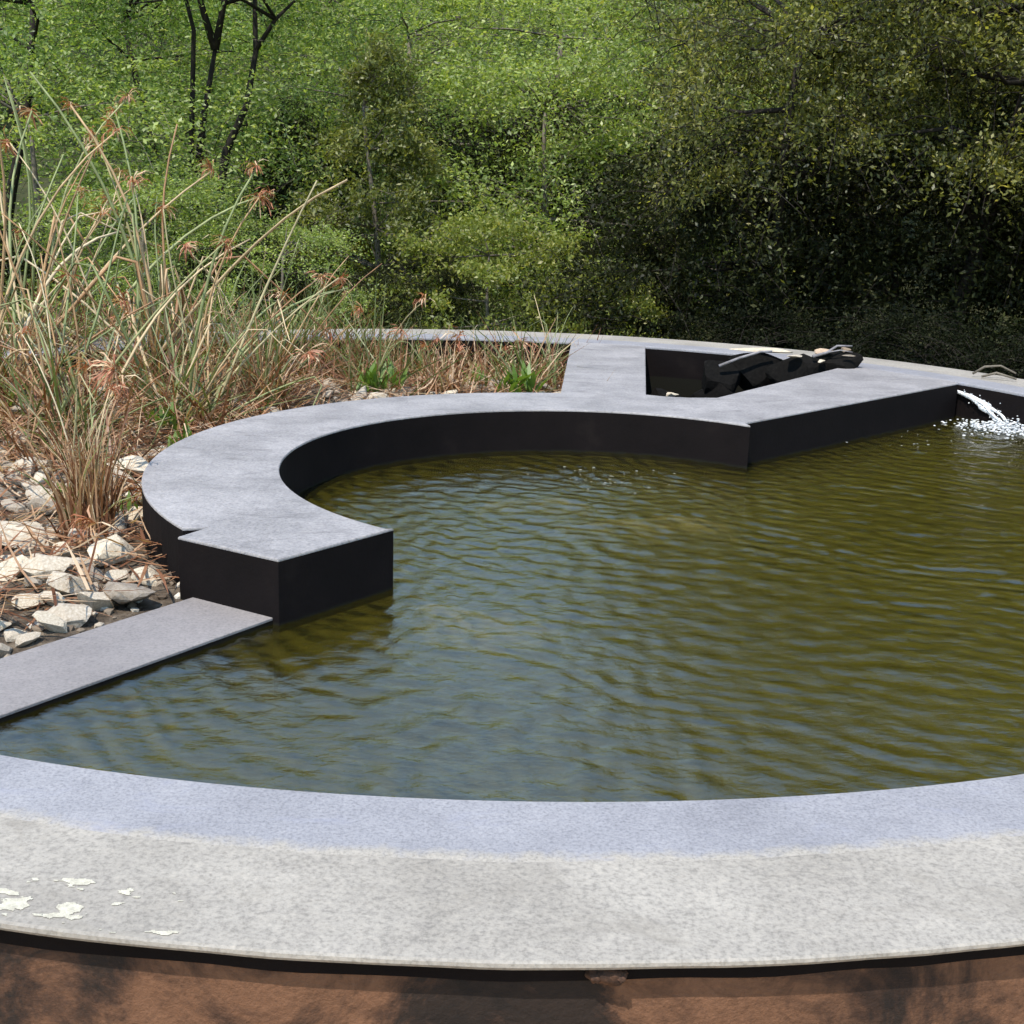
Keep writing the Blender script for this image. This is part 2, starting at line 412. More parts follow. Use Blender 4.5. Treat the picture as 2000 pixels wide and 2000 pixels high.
# lime splashes on the coping at the left
def lime_patch(x0, x1, y0, y1, seed, centres, res=.0016):
    X, Y = np.meshgrid(np.arange(x0, x1, res), np.arange(y0, y1, res), indexing='ij')
    p = np.stack([X * 90, Y * 150, 0 * X], -1)
    v = .55 * vnoise(p, seed, .5) + .45 * vnoise(p, seed + 1, 1.3) + .35 * vnoise(p, seed + 2, 3.1)
    g = np.zeros_like(X)
    for cx, cy, w, h, a in centres: g += a * np.exp(-((X - cx) / w) ** 2 - ((Y - cy) / h) ** 2)
    keep = (v + g > .74) & (np.hypot(X - CX, Y - CY) < RO - .006)
    idx = np.arange(X.size).reshape(X.shape)
    F = np.stack([idx[:-1, :-1], idx[1:, :-1], idx[1:, 1:], idx[:-1, 1:]], -1)[keep[:-1, :-1]]
    used = np.unique(F); rm = np.zeros(X.size, int); rm[used] = np.arange(len(used))
    V = np.stack([X.ravel(), Y.ravel(), np.full(X.size, -.0013)], 1)[used]
    return mesh_from('lime_splash', V, rm[F], M['lime'])
o = ob('lime_splash', lime_patch(-.64, -.34, 1.26, 1.42, 71, [(-.525, 1.391, .030, .006, 1.5), (-.58, 1.335, .03, .018, 1.5), (-.50, 1.33, .03, .014, 1.1), (-.52, 1.315, .05, .006, .8), (-.455, 1.345, .012, .006, 1.2), (-.385, 1.289, .02, .005, 1.3), (-.60, 1.362, .02, .006, 1.3)]), tank)
o['kind'] = 'stuff'; o['label'] = 'cream lime splashes'

# ---- prisms (flat-topped walls from a plan outline)
def prism(name, outline, z0, z1, mat, parent, bevel=0.0):
    bm = bmesh.new()
    vs = [bm.verts.new((x, y, z1)) for x, y in outline]
    f = bm.faces.new(vs)
    if f.normal.z < 0: f.normal_flip()
    r = bmesh.ops.extrude_face_region(bm, geom=[f])
    bmesh.ops.translate(bm, vec=(0, 0, z0 - z1), verts=[g for g in r['geom'] if isinstance(g, bmesh.types.BMVert)])
    bm.normal_update()
    if bevel:
        ed = [e for e in bm.edges if all(abs(v.co.z - z1) < 1e-6 for v in e.verts)]
        bmesh.ops.bevel(bm, geom=ed, offset=bevel, segments=2, affect='EDGES', profile=.5)
    bmesh.ops.recalc_face_normals(bm, faces=bm.faces)
    bmesh.ops.triangulate(bm, faces=[f for f in bm.faces if len(f.verts) > 4])
    me = bpy.data.meshes.new(name); bm.to_mesh(me); bm.free()
    me.materials.append(mat)
    return ob(name, me, parent)

def arc(cx, cy, r, a0, a1, n): return [(cx + r * math.cos(t), cy + r * math.sin(t)) for t in np.linspace(R(a0), R(a1), n)]
# pool side, from the spout end to the block, then back along the outside of the bay
inner = [(1.990, 5.736), (.837, 4.593)] + arc(ACX, ACY, AR, 52, 233.5, 70)
block = [(-.29, 3.03), (-.52, 2.74), (-.785, 2.895), (-.735, 2.985)]
outer = arc(ACX, ACY, AO, 218, 93.4, 56)
rim_l = (.285, CY + math.sqrt((RI - .001) ** 2 - (.285 - CX) ** 2))
rim_r = (.668, CY + math.sqrt((RI - .001) ** 2 - (.668 - CX) ** 2))
a_l = math.degrees(math.atan2(rim_l[1] - CY, rim_l[0] - CX)); a_r = math.degrees(math.atan2(rim_r[1] - CY, rim_r[0] - CX))
plate = arc(CX, CY, RI - .001, a_l, a_r, 8)
# pit edge back to the spout end
def rim_pt(x): return (x, CY + math.sqrt((RI - .001) ** 2 - (x - CX) ** 2))
pit_edge = [(.529, 5.150), (.60, 5.118), (.70, 5.108), (.813, 5.128)]
tx = 1.60
tail = arc(CX, CY, RI - .001, math.degrees(math.atan2(rim_pt(tx)[1] - CY, tx - CX)), math.degrees(math.atan2(5.736 - CY, 1.99 - CX)), 10)[:-1]
outline = inner + block + outer + plate + pit_edge + tail
part = thing('partition_wall', (0, 0, 0), 'dark curved partition wall with smooth grey top, hooking round into a square block', 'wall')
prism('top_slab', outline, -.008, -.001, M['top'], part, .004)
prism('wall_body', [(x, y) for x, y in outline], -1.2, -.0085, M['black'], part)

# ---- low ledge at water level
fr_ = np.array([-.535, 2.752]); bk = np.array([-.760, 2.862])
d = np.array([.386, .560]); d /= np.linalg.norm(d)
led = thing('low_ledge', (0, 0, 0), 'low smooth grey ledge running from the square block to the left frame edge', 'ledge')
def hit_rim(p, d, r):
    q = p - np.array([CX, CY]); b = q @ d; c = q @ q - r * r
    return p + d * (-b - math.sqrt(b * b - c))
fa, ba = hit_rim(fr_, d, RI + .002), hit_rim(bk, d, RI + .002)
prism('ledge_top', [tuple(fr_), tuple(bk + d * .16), tuple(ba), tuple(fa)], Z_LEDGE - .006, Z_LEDGE, M['ledge'], led, .002)
prism('ledge_body', [tuple(fr_), tuple(bk + d * .15), tuple(ba), tuple(fa)], -1.2, Z_LEDGE - .0065, M['black'], led)

# ---------------------------------------------------------------- water
JET = np.array([2.17, 5.52])                           # where the jet strikes the water
def inside(px, py, poly):
    poly = np.asarray(poly); c = np.zeros(px.shape, bool); n = len(poly)
    for i in range(n):
        x0, y0 = poly[i]; x1, y1 = poly[(i + 1) % n]
        m = ((y0 > py) != (y1 > py)) & (px < (x1 - x0) * (py - y0) / (y1 - y0 + 1e-12) + x0)
        c ^= m
    return c
mid_arc = arc(ACX, ACY, AR + .12, 52, 225, 60)
wpoly = arc(CX, CY, RI + .05, -150, 34, 90) + [(1.92, 5.85), (.82, 4.80)] + mid_arc + [(-.52, 2.9), tuple((fr_ + bk) / 2 + d * .1), tuple((fa + ba) / 2)]
res = .0092
wx = np.arange(-1.35, 2.7, res); wy = np.arange(1.55, 6.35, res)
WX, WY = np.meshgrid(wx, wy, indexing='ij')
rj = np.hypot(WX - JET[0], WY - JET[1])
wr = np.random.default_rng(5)
hgt = np.zeros_like(WX)
# rings running out from the jet
warp = .10 * np.sin(WX * 2.1 + 1.0) * np.sin(WY * 1.7) + .05 * np.sin(WX * 5.3 + WY * 3.1) + .03 * np.sin(WX * 9 - WY * 7)
for lam, amp in ((.088, .0009), (.072, .0008), (.112, .0009), (.16, .0007), (.055, .0004)):
    ph = wr.uniform(0, 6.28)
    ang = np.arctan2(WY - JET[1], WX - JET[0])
    mod = .55 + .45 * np.sin(ang * 9 + rj * 2.2 + ph) * np.sin(rj * 3.1 + ph * 2)
    hgt += amp * mod * np.sin(2 * np.pi * (rj + warp) / lam + ph) * (.35 + .9 * np.exp(-rj / 2.2))
# wind and echo ripples
for k in range(44):
    lam = wr.uniform(.04, .12); a = wr.uniform(0, 6.28) if k % 3 else wr.normal(-2.1, .5)
    ph = wr.uniform(0, 6.28); ph2 = wr.uniform(0, 6.28)
    env = .5 + .5 * np.sin(WX * wr.uniform(.8, 2.5) + ph2) * np.sin(WY * wr.uniform(.8, 2.5) + ph)
    hgt += .0035 * lam * env * np.sin(2 * np.pi * (WX * np.cos(a) + WY * np.sin(a) + .5 * warp) / lam + ph)
calm = np.clip((WY - 1.6) / 1.6, .75, 1)
hgt *= calm * 1.4
hgt += .006 * np.exp(-(rj / .28) ** 2) * np.sin(rj * 70 + 3 * np.sin(WX * 40) + 2 * np.sin(WY * 33))
nyw = len(wy)
idx = np.arange(WX.size).reshape(WX.shape)
F = np.stack([idx[:-1, :-1], idx[1:, :-1], idx[1:, 1:], idx[:-1, 1:]], -1).reshape(-1, 4)
cxm = WX.ravel()[F].mean(1); cym = WY.ravel()[F].mean(1)
F = F[inside(cxm, cym, wpoly)]
used = np.unique(F); remap = np.zeros(WX.size, int); remap[used] = np.arange(len(used))
V = np.stack([WX.ravel(), WY.ravel(), Z_WATER + hgt.ravel()], 1)[used]
tag(ob('pool_water', mesh_from('pool_water', V, remap[F], M['water'], True)), kind='structure')
prism('turbid_water_body', wpoly, Z_WATER - .40, Z_WATER - .20, M['silt'], None)
tag(bpy.data.objects['turbid_water_body'], kind='structure')
lay = MB()
for k in range(6):                                     # the water clouds over with depth
    lay.add([(x, y, Z_WATER - .016 - .028 * k) for x, y in wpoly], [list(range(len(wpoly)))])
tag(ob('cloudy_water', lay.mesh('cloudy_water', M['cloud'], False)), kind='structure')
bpy.data.objects['pool_water']['label'] = 'murky olive green pool water with ripples'

M['palesilt'] = simple('pale_silt', [(.3, (.42, .35, .13)), (.7, (.58, .50, .24))], 6, .9)
for k, (x, y, w, dd, hh) in enumerate([(.52, 4.12, .32, .09, .128), (-.08, 3.12, .18, .12, .120), (.12, 4.36, .22, .07, .125)]):
    v, f = lump(w, dd, hh, 90 + k, 4); v[:, 2] = .16 * np.tanh(v[:, 2] / .16)
    tag(ob('silt_mound', mesh_from('silt_mound', v, f, M['palesilt'], True), None, (x, y, Z_WATER - .20)), kind='structure')
# ---------------------------------------------------------------- planted bed (left part of the tank) and pit floor
def bed_z(x, y):
    p = np.stack([x, y, 0 * x], -1)
    return -.165 + .025 * vnoise(p, 21, 4) + .012 * vnoise(p, 22, 13) + .07 * np.clip((-x - 1.4) / 1.2, 0, 1)
bx = np.arange(-2.72, .45, .03); by = np.arange(1.9, 6.85, .03)
BX, BY = np.meshgrid(bx, by, indexing='ij')
idx = np.arange(BX.size).reshape(BX.shape)
F = np.stack([idx[:-1, :-1], idx[1:, :-1], idx[1:, 1:], idx[:-1, 1:]], -1).reshape(-1, 4)
cxm = BX.ravel()[F].mean(1); cym = BY.ravel()[F].mean(1)
bed_poly = arc(CX, CY, RI + .03, 82, 217, 70) + [tuple(ba + np.array([.1, -.02])), tuple(bk + d * .1 + np.array([.03, -.03])), (-.62, 2.95)] + arc(ACX, ACY, AO - .1, 219, 92, 40) + [(.34, 5.2)]
F = F[inside(cxm, cym, bed_poly)]
used = np.unique(F); remap = np.zeros(BX.size, int); remap[used] = np.arange(len(used))
V = np.stack([BX.ravel(), BY.ravel(), bed_z(BX.ravel(), BY.ravel())], 1)[used]
tag(ob('planting_bed', mesh_from('planting_bed', V, remap[F], M['gravel'], True)), kind='structure')
def bedh(x, y): return float(bed_z(np.array([float(x)]), np.array([float(y)]))[0])
pit_poly = plate[-1:] + [(.50, 5.13), (.85, 5.10), (1.8, 6.1)] + arc(CX, CY, RI + .03, 45, 73, 14)
prism('pit_floor', pit_poly, -.5, -.34, M['black'], None)
tag(bpy.data.objects['pit_floor'], kind='structure')

# ---------------------------------------------------------------- rocks
def rock_mesh(seed, sub=3, flat=.5):
    r = np.random.default_rng(seed)
    bm = bmesh.new(); bmesh.ops.create_icosphere(bm, subdivisions=sub, radius=1)
    v = np.array([x.co[:] for x in bm.verts]); f = np.array([[q.index for q in p.verts] for p in bm.faces]); bm.free()
    # cut by random planes for a broken look
    for k in range(15):
        n = r.normal(size=3); n /= np.linalg.norm(n); dd = r.uniform(.42, .78)
        s = v @ n - dd; v = v - np.clip(s, 0, None)[:, None] * n
    v *= 1.35 * (1 + .03 * vnoise(v, seed, 4) + .02 * vnoise(v, seed + 9, 11))[:, None]
    v *= np.array([1, r.uniform(.6, .95), flat * r.uniform(.8, 1.2)])
    return v, f
ROCKS = []
for s in range(14):
    v, f = rock_mesh(100 + s, 2 if s > 4 else 3)
    ROCKS.append(mesh_from('stone', v, f, M['stone'], False))
big = [  # x, y, size, lift, label
    (-1.13, 2.95, .062, .035, 'rounded pale boulder with a grey shaded side, left of the black block'),
    (-.90, 2.86, .062, .03, 'cream flat stone touching the black block above the low ledge'),
    (-1.02, 3.17, .065, .03, 'long pale stone slanting down towards the black block'),
    (-1.17, 3.60, .055, .03, 'brightest white stone beside the outer face of the curved wall'),
    (-1.35, 3.32, .085, .03, 'large white boulder at the left frame edge near the low ledge'),
    (-.99, 2.69, .055, .02, 'cream slab stone just behind the low grey ledge'),
    (-1.90, 4.95, .10, .05, 'square pale boulder behind the reeds at the left edge'),
    (-1.27, 4.15, .07, .03, 'cream stone leaning against the curved wall below the reeds'),
    (-2.40, 6.1, .10, .08, 'pale grey boulder half hidden at the far left behind reeds'),
    (-1.27, 2.72, .06, .03, 'white stone cut by the left frame edge above the ledge'),
    (-1.06, 3.88, .05, .03, 'flat white stone lying under the bulge of the curved wall'),
    (.20, 5.86, .045, .04, 'upright white stone beside the pale wall plateau'),
    (-.30, 5.45, .05, .03, 'long pale stone along the far side of the curved wall'),
    (-.82, 5.16, .06, .03, 'cream stone behind the top of the curved wall near green sprouts')]
for k, (x, y, s, lift, lab) in enumerate(big):
    o = ob('boulder', ROCKS[k % 5], None, (x, y, bedh(x, y) + lift), (rng.uniform(-.3, .3), rng.uniform(-.3, .3), rng.uniform(0, 6.28)), (s * 1.15, s * 1.05, s))
    tag(o, lab, 'rock', 'larger stones in the planted bed')
placed = [(b[0], b[1], b[2]) for b in big]
n = 0; tries = 0; FRONT = 66
bed_in = lambda x, y: bool(inside(np.array([x]), np.array([y]), arc(CX, CY, RI - .05, 82, 213, 60) + [tuple(ba + np.array([.05, .0])), tuple(bk + np.array([-.08, .0])), (-.86, 2.95)] + arc(ACX, ACY, AO + .04, 219, 92, 40) + [(.22, 5.2)])[0])
while n < 270 and tries < 30000:
    tries += 1
    x, y = rng.uniform(-2.5, .25), rng.uniform(2.2, 6.7)
    if n < FRONT: x, y = rng.uniform(-1.75, -.8), rng.uniform(2.3, 4.3)
    if rng.random() > math.exp(-(y - 2.4) * .55) + .10: continue
    if x < -.45 * y: continue
    s = rng.uniform(.02, .06) if y < 4.2 else rng.uniform(.02, .05)
    if not bed_in(x, y) or any((x - a) ** 2 + (y - b) ** 2 < ((s + c) * .66) ** 2 for a, b, c in placed): continue
    placed.append((x, y, s)); n += 1
    o = ob('stone', ROCKS[rng.integers(0, 14)], None, (x, y, bedh(x, y) + s * .35), (rng.uniform(-.5, .5), rng.uniform(-.5, .5), rng.uniform(0, 6.28)), (s, s, s))
    tag(o, ('small broken stone between the low ledge and the brown reed clump' if y < 3.35 else 'small broken stone along the outer curve of the wall, left of it' if y < 4.6 else 'small broken stone under the reed fan behind the curved wall' if x < -.75 else 'small broken stone in the strip between curved wall and far rim'), 'rock', 'small stones in the planted bed')

# pebbles and straw litter: nobody could count them
def scatter_rocks(n, lo, hi, seed):
    r = np.random.default_rng(seed); Vs = []; Fs = []; k = 0
    bm = bmesh.new(); bmesh.ops.create_icosphere(bm, subdivisions=1, radius=1)
    bv = np.array([x.co[:] for x in bm.verts]); bf = np.array([[q.index for q in p.verts] for p in bm.faces]); bm.free()
    X = r.uniform(-2.6, .3, n * 3); Y = r.uniform(2.0, 6.75, n * 3)
    ok = inside(X, Y, bed_poly) & ((X - bk[0]) * -d[1] + (Y - bk[1]) * d[0] > .02); X, Y = X[ok][:n], Y[ok][:n]
    Z = bed_z(X, Y); S = r.uniform(lo, hi, len(X))
    for i in range(len(X)):
        v = bv * (1 + r.uniform(-.3, .3, bv.shape)) * S[i] * np.array([1, .8, .6])
        a = r.uniform(0, 6.28); c, s = math.cos(a), math.sin(a)
        v = v @ np.array([[c, -s, 0], [s, c, 0], [0, 0, 1]]) + np.array([X[i], Y[i], Z[i] + S[i] * .2])
        Vs.append(v); Fs.append(bf + k); k += len(bv)
    return np.concatenate(Vs), np.concatenate(Fs)
V, F = scatter_rocks(2600, .006, .018, 3)
mp = leaf_mat('pebble', [(0, (.10, .07, .045)), (.5, (.26, .20, .14)), (.85, (.45, .38, .29)), (1, (.66, .60, .50))], 0.0, .8)
tag(ob('pebbles', mesh_from('pebbles', V, F, mp)), 'loose pebbles and rubble between the stones of the planted bed', 'gravel', kind='stuff')

def blades(n, cx, cy, cz, spread, length, width, lean, seed, curve=.5, region=None, flat=False):
    """n curved narrow blades, 3 quads each: returns arrays"""
    r = np.random.default_rng(seed)
    if region is not None: bxy = region(r, n)
    else: bxy = np.stack([cx + r.normal(0, spread, n), cy + r.normal(0, spread, n)], 1)
    az = r.uniform(0, 6.283, n); L = length * r.uniform(.5, 1.2, n)
    if flat: l0 = r.normal(1.45, .18, n); l1 = r.normal(.1, .3, n)
    else: l0 = np.abs(r.normal(0, lean, n)); l1 = np.abs(r.normal(curve, curve * .6, n))
    z0 = cz(bxy[:, 0], bxy[:, 1]) if callable(cz) else np.full(n, cz)
    if flat: z0 = z0 + r.uniform(.005, .05, n)
    p = np.stack([bxy[:, 0], bxy[:, 1], z0], 1); P = [p]
    K = 4
    for k in range(1, K):
        t = l0 + l1 * k / (K - 1)
        p = p + np.stack([np.sin(t) * np.cos(az), np.sin(t) * np.sin(az), np.cos(t)], 1) * (L / (K - 1))[:, None]
        P.append(p)
    P = np.stack(P, 1)
    fa_ = r.uniform(0, 6.283, n)
    side = np.stack([np.cos(fa_), np.sin(fa_), 0 * fa_], 1)
    w = width * r.uniform(.6, 1.4, n)[:, None] * np.array([.8, 1, .75, .12])[None]
    V = np.stack([P - side[:, None] * w[..., None], P + side[:, None] * w[..., None]], 2)   # n,K,2,3
    base = (np.arange(n) * K * 2)[:, None]
    k = np.arange(K - 1)[None] * 2
    F = np.stack([base + k, base + k + 1, base + k + 3, base + k + 2], -1).reshape(-1, 4)
    return V.reshape(-1, 3), F
def bed_region(r, n):
    X = r.uniform(-2.6, .3, n * 6); Y = r.uniform(2.0, 6.7, n * 6)
    nrm = np.array([-d[1], d[0]])
    ok = inside(X, Y, bed_poly) & (((X - bk[0]) * nrm[0] + (Y - bk[1]) * nrm[1]) > .13) & ((Y > 4.0) | (r.random(n * 6) < .75)) & ((X < -.9) | (Y < 4.6) | (r.random(n * 6) < .45)); return np.stack([X[ok][:n], Y[ok][:n]], 1)
V, F = blades(7000, 0, 0, bed_z, 0, .20, .0038, .3, 5, region=bed_region, flat=True)
tag(ob('straw_litter', mesh_from('straw_litter', V, F, M['blade_dry'])), 'dry straw and fallen reed litter over the planted bed', 'litter', kind='stuff')

# ---------------------------------------------------------------- reeds
def stalk_mesh(L, bend, rad, seed, kink=None):
    r = np.random.default_rng(seed); n = 9
    t = np.linspace(0, 1, n); ang = bend * t ** 1.6
    dz = np.cos(ang); dx = np.sin(ang)
    if kink is not None:
        dx = np.where(t > kink[0], np.sin(kink[1]), dx); dz = np.where(t > kink[0], np.cos(kink[1]), dz)
    x = np.concatenate([[0], np.cumsum((dx[1:] + dx[:-1]) / 2)]) / (n - 1) * L
    z = np.concatenate([[0], np.cumsum((dz[1:] + dz[:-1]) / 2)]) / (n - 1) * L
    y = .03 * np.sin(t * r.uniform(2, 6) + r.uniform(0, 6)) * L
    P = np.stack([x, y, z], 1)
    mb = MB(); mb.tube(P, rad * (1 - .55 * t), 5)
    return mb.mesh('stalk', M['stalk']), P[-1]
def seed_mesh(seed, size):
    r = np.random.default_rng(seed); Vs = []; Fs = []; k = 0
    for i in range(26):
        az = r.normal(0, 1.1); tl = r.uniform(.1, 1.5); L = size * r.uniform(.4, 1.1)
        p = np.zeros(3); pts = [p]
        for j in range(3):
            a = tl + j * .75
            p = p + np.array([math.sin(a) * math.cos(az), math.sin(a) * math.sin(az), math.cos(a)]) * L / 3; pts.append(p)
        pts = np.array(pts); s = np.array([-math.sin(az + .6), math.cos(az + .6), .2]); w = size * .022 * np.array([.4, .8, 1.3, .5])
        v = np.stack([pts - s * w[:, None], pts + s * w[:, None]], 1).reshape(-1, 3)
        Vs.append(v); Fs += [[k + 2 * q, k + 2 * q + 1, k + 2 * q + 3, k + 2 * q + 2] for q in range(3)]; k += 8
    return mesh_from('seed_head', np.concatenate(Vs), np.array(Fs), M['seed'])
STALKS = []
for i in range(26):
    kink = None if i % 3 else (rng.uniform(.45, .8), rng.uniform(1.6, 2.6))
    L = 1.0
    STALKS.append(stalk_mesh(L, rng.uniform(.05, .8), rng.uniform(.005, .0088), 300 + i, kink))
SEEDS = [seed_mesh(400 + i, .085) for i in range(5)]

def reed_clump(x, y, nst, hgt, spread, lean, label, seed, heads=.45, nbl=160, az_bias=None, green=.35, thick=1.0, loc_z=None, blen=.5, nm='reed_clump', cv=1.1):
    r = np.random.default_rng(seed)
    z = bedh(x, y) - .02 if loc_z is None else loc_z
    t = thing(nm, (x, y, z), label, 'reeds', 'reed and sedge clumps')
    for i in range(nst):
        me, tip = STALKS[r.integers(0, len(STALKS))]
        h = hgt * r.uniform(.55, 1.15)
        az = r.uniform(0, 6.28) if az_bias is None or r.random() < .35 else r.normal(az_bias, .6)
        tilt = abs(r.normal(0, lean * 1.15)) + .03
        o = ob('stalk', me, t, (r.normal(0, spread), r.normal(0, spread), r.uniform(-.01, .02)), (0, tilt, az), (thick * r.uniform(.7, 1.3), thick * r.uniform(.7, 1.3), 1))
        o.scale = (h, h, h)
        if r.random() < heads:
            s = ob('seed_head', SEEDS[r.integers(0, 5)], o, tuple(tip), (r.uniform(-.3, .3), r.uniform(.2, .8), r.uniform(0, 6.28)))
            q = r.uniform(.8, 1.5); s.scale = (q / h, q / h, q / h)
    V, F = blades(int(nbl * 1.5), 0, 0, 0.0, spread * 1.8, blen, .0036, lean * 1.1, seed + 1, cv)
    b1 = ob('dry_blades', mesh_from('dry_blades', V, F, M['blade_dry']), t); b1['kind'] = 'stuff'
    if green > 0:
        V, F = blades(int(nbl * green), 0, 0, 0.0, spread * 1.5, blen * 1.15, .0042, lean * 1.1, seed + 2, .8)
        b2 = ob('green_blades', mesh_from('green_blades', V, F, M['blade_green']), t); b2['kind'] = 'stuff'
    return t
reed_clump(-1.17, 3.42, 16, .42, .018, .05, 'brown upright reed clump rising from the white stones beside the curved wall', 1, .2, 150, None, .06, .8, None, .30, cv=.35)
reed_clump(-1.68, 4.70, 24, 1.00, .05, .55, 'tall rusty reed clump leaning left, nearest the left frame edge', 2, .5, 150, 2.6, .4)
reed_clump(-1.30, 5.05, 28, 1.00, .06, .55, 'big fan of pale bent reed stalks behind the curved wall', 3, .35, 170, .6, .5)
reed_clump(-1.66, 5.75, 24, 1.42, .06, .42, 'tallest reed clump with red brown seed heads, behind the pale fan', 4, .7, 150, 1.6, .4)
reed_clump(-1.05, 5.40, 12, .80, .03, .30, 'reed clump with straight whitish stalks, right of the fan', 5, .3, 80, .1, .5)
reed_clump(-2.12, 5.15, 26, 1.30, .06, .50, 'rusty reed clump cut off by the left frame edge', 6, .6, 200, 2.0, .4)
reed_clump(-.66, 5.90, 10, .50, .04, .95, 'low spreading sedge clump with arching blades, before the far rim', 7, .1, 90, .0, .9, .8, None, .42)
reed_clump(-.35, 5.98, 10, .34, .03, .20, 'short rust brown tuft before the far rim', 8, .3, 130, None, .05, .8, None, .24)
reed_clump(.03, 6.02, 8, .42, .03, .40, 'green sedge tuft with brown stems left of the pale plateau', 9, .1, 40, None, 1.6, 1.0, None, .40)
reed_clump(.16, 6.25, 5, .50, .02, .08, 'few dark brown stems standing against the plateau edge', 10, .1, 20, None, .3, 1.2, None, .30)
reed_clump(-2.25, 6.0, 20, 1.35, .06, .40, 'far reed clump at the left edge under the acacia', 11, .7, 140, 1.0, .4)
reed_clump(-1.35, 6.15, 12, .70, .06, .50, 'low dry reed clump hiding the far rim, right of the tallest reeds', 13, .3, 160, None, .6, .8, None, .45)
for k, (x, y, lab, g) in enumerate([(-1.20, 6.30, 'rusty dry tuft against the far rim, just right of the tallest reeds', .1), (-.78, 6.46, 'rust and green tuft against the far rim behind the taller sprout', .9), (-.55, 6.52, 'green tuft against the far rim', 1.2), (-.18, 6.58, 'dry brown tuft against the far rim left of the sedge', .2), (.15, 6.58, 'dry tuft in the corner by the plateau', .3)]):
    reed_clump(x, y, 6, .34, .06, .35, lab, 30 + k, .4, 95, None, g, .7, None, .27, nm='dry_tuft', cv=.6)
reed_clump(-1.58, 6.40, 10, .62, .05, .45, 'green and straw sedge before the far rim, behind the tallest reeds', 51, .2, 110, None, 1.0, .8, None, .55)
reed_clump(-1.12, 6.42, 10, .58, .05, .50, 'arching green sedge before the far rim, right of the tallest reeds', 52, .15, 90, None, 1.3, .8, None, .52)
reed_clump(-.86, 6.44, 9, .50, .05, .50, 'straw sedge before the far rim where its pale strip begins', 53, .15, 90, None, .8, .8, None, .45)
reed_clump(-1.50, 4.20, 12, .50, .06, .65, 'low tangle of dry reeds above the large white boulder', 12, .2, 150, 1.0, .2, .8, None, .30)

# small green sprouts
lv = np.array([[0, 0, 0], [-.010, 0, .03], [-.013, .003, .07], [0, .014, .12], [.013, .003, .07], [.010, 0, .03]])
LEAF = mesh_from('leaf', lv, [[0, 5, 1], [1, 5, 4, 2], [2, 4, 3]], M['leaf_fresh'])
def sprout(x, y, n, s, label, seed):
    r = np.random.default_rng(seed)
    t = thing('green_sprout', (x, y, bedh(x, y)), label, 'plant', 'small green plants in the bed')
    for i in range(n):
        q = s * r.uniform(.35, .85)
        ob('leaf', LEAF, t, (r.normal(0, .025 * s), r.normal(0, .025 * s), r.uniform(0, .05) * s), (r.uniform(-.9, -.1), 0, r.uniform(0, 6.28)), (q, q, q))
sprout(-.66, 5.74, 36, 1.3, 'bright green leafy sprout before the far rim, right of the reed fan', 1)
sprout(-.60, 5.90, 26, 1.4, 'taller green sprout touching the far rim', 2)
sprout(.02, 5.80, 40, 1.5, 'bright green leafy plant left of the pale plateau', 3)
sprout(-1.33, 3.72, 16, .9, 'small lime green sprout beside the brown reed clump', 4)
sprout(-1.13, 3.62, 9, .8, 'tiny green sprout at the foot of the brown reeds', 5)
sprout(-1.35, 4.85, 24, 1.2, 'green leaves showing through the straw behind the curved wall', 6)
sprout(-1.20, 4.55, 18, 1.1, 'lime green sprout close to the outer curve of the wall', 7)
sprout(-2.0, 5.0, 18, 1.2, 'green leaves at the left frame edge below the rusty reeds', 8)
sprout(-.20, 6.15, 18, 1.0, 'green leaves between rust brown tuft and sedge', 9)

# ---------------------------------------------------------------- pile of stones and driftwood in the pit
def boulder(name, mat, x, y, z, s, seed, label, rz=0, tilt=0.0, group=None):
    v, f = rock_mesh(seed, 3)
    o = ob(name, mesh_from(name, v, f, mat), None, (x, y, z), (tilt, 0, rz), s)
    return tag(o, label, 'rock', group)
def dark_block(x, y, top, s, seed, label, rz):
    v, f = rock_mesh(seed, 3, .8)
    o = ob('dark_boulder', mesh_from('dark_boulder', v, f, M['darkstone']), None, (x, y, top - v[:, 2].max() * s[2]), (0, 0, rz), s)
    return tag(o, label, 'rock', 'black stones in the pit')
dark_block(1.05, 6.22, -.10, (.20, .18, .22), 501, 'black wet boulder low at the left of the pit pile', .3)
dark_block(1.32, 6.18, -.07, (.22, .20, .24), 516, 'black boulder low in the middle of the pit pile', 1.9)
dark_block(1.54, 6.12, -.07, (.16, .14, .24), 517, 'black boulder low at the right of the pit pile', .7)
dark_block(1.02, 6.24, .000, (.13, .11, .13), 518, 'upper black block at the left of the pit pile', .2)
dark_block(1.19, 6.30, .040, (.16, .11, .15), 513, 'upper black block under the pale slab', .1)
dark_block(1.36, 6.18, .055, (.14, .12, .15), 502, 'upper black block in the middle of the pit pile', .3)
dark_block(1.52, 6.15, .070, (.13, .11, .16), 503, 'upper black block at the right end of the pit pile', -.1)
dark_block(.74, 6.05, -.115, (.14, .12, .17), 504, 'dark boulder low in the pit under the lone white stone', .6)
def branch(name, pts, r0, r1, label, mat='driftwood', twigs=()):
    mb = MB(); pts = np.array(pts, float); mb.tube(pts, np.linspace(r0, r1, len(pts)), 7)
    for tw in twigs: tw = np.array(tw, float); mb.tube(tw, np.linspace(r1, r1 * .5, len(tw)), 6)
    c = pts[0].copy()
    return tag(ob(name, MBshift(mb, c).mesh(name, M[mat]), None, tuple(c)), label, 'driftwood', 'driftwood in the pit')
def MBshift(mb, c):
    mb.v = [v - c for v in mb.v]; return mb
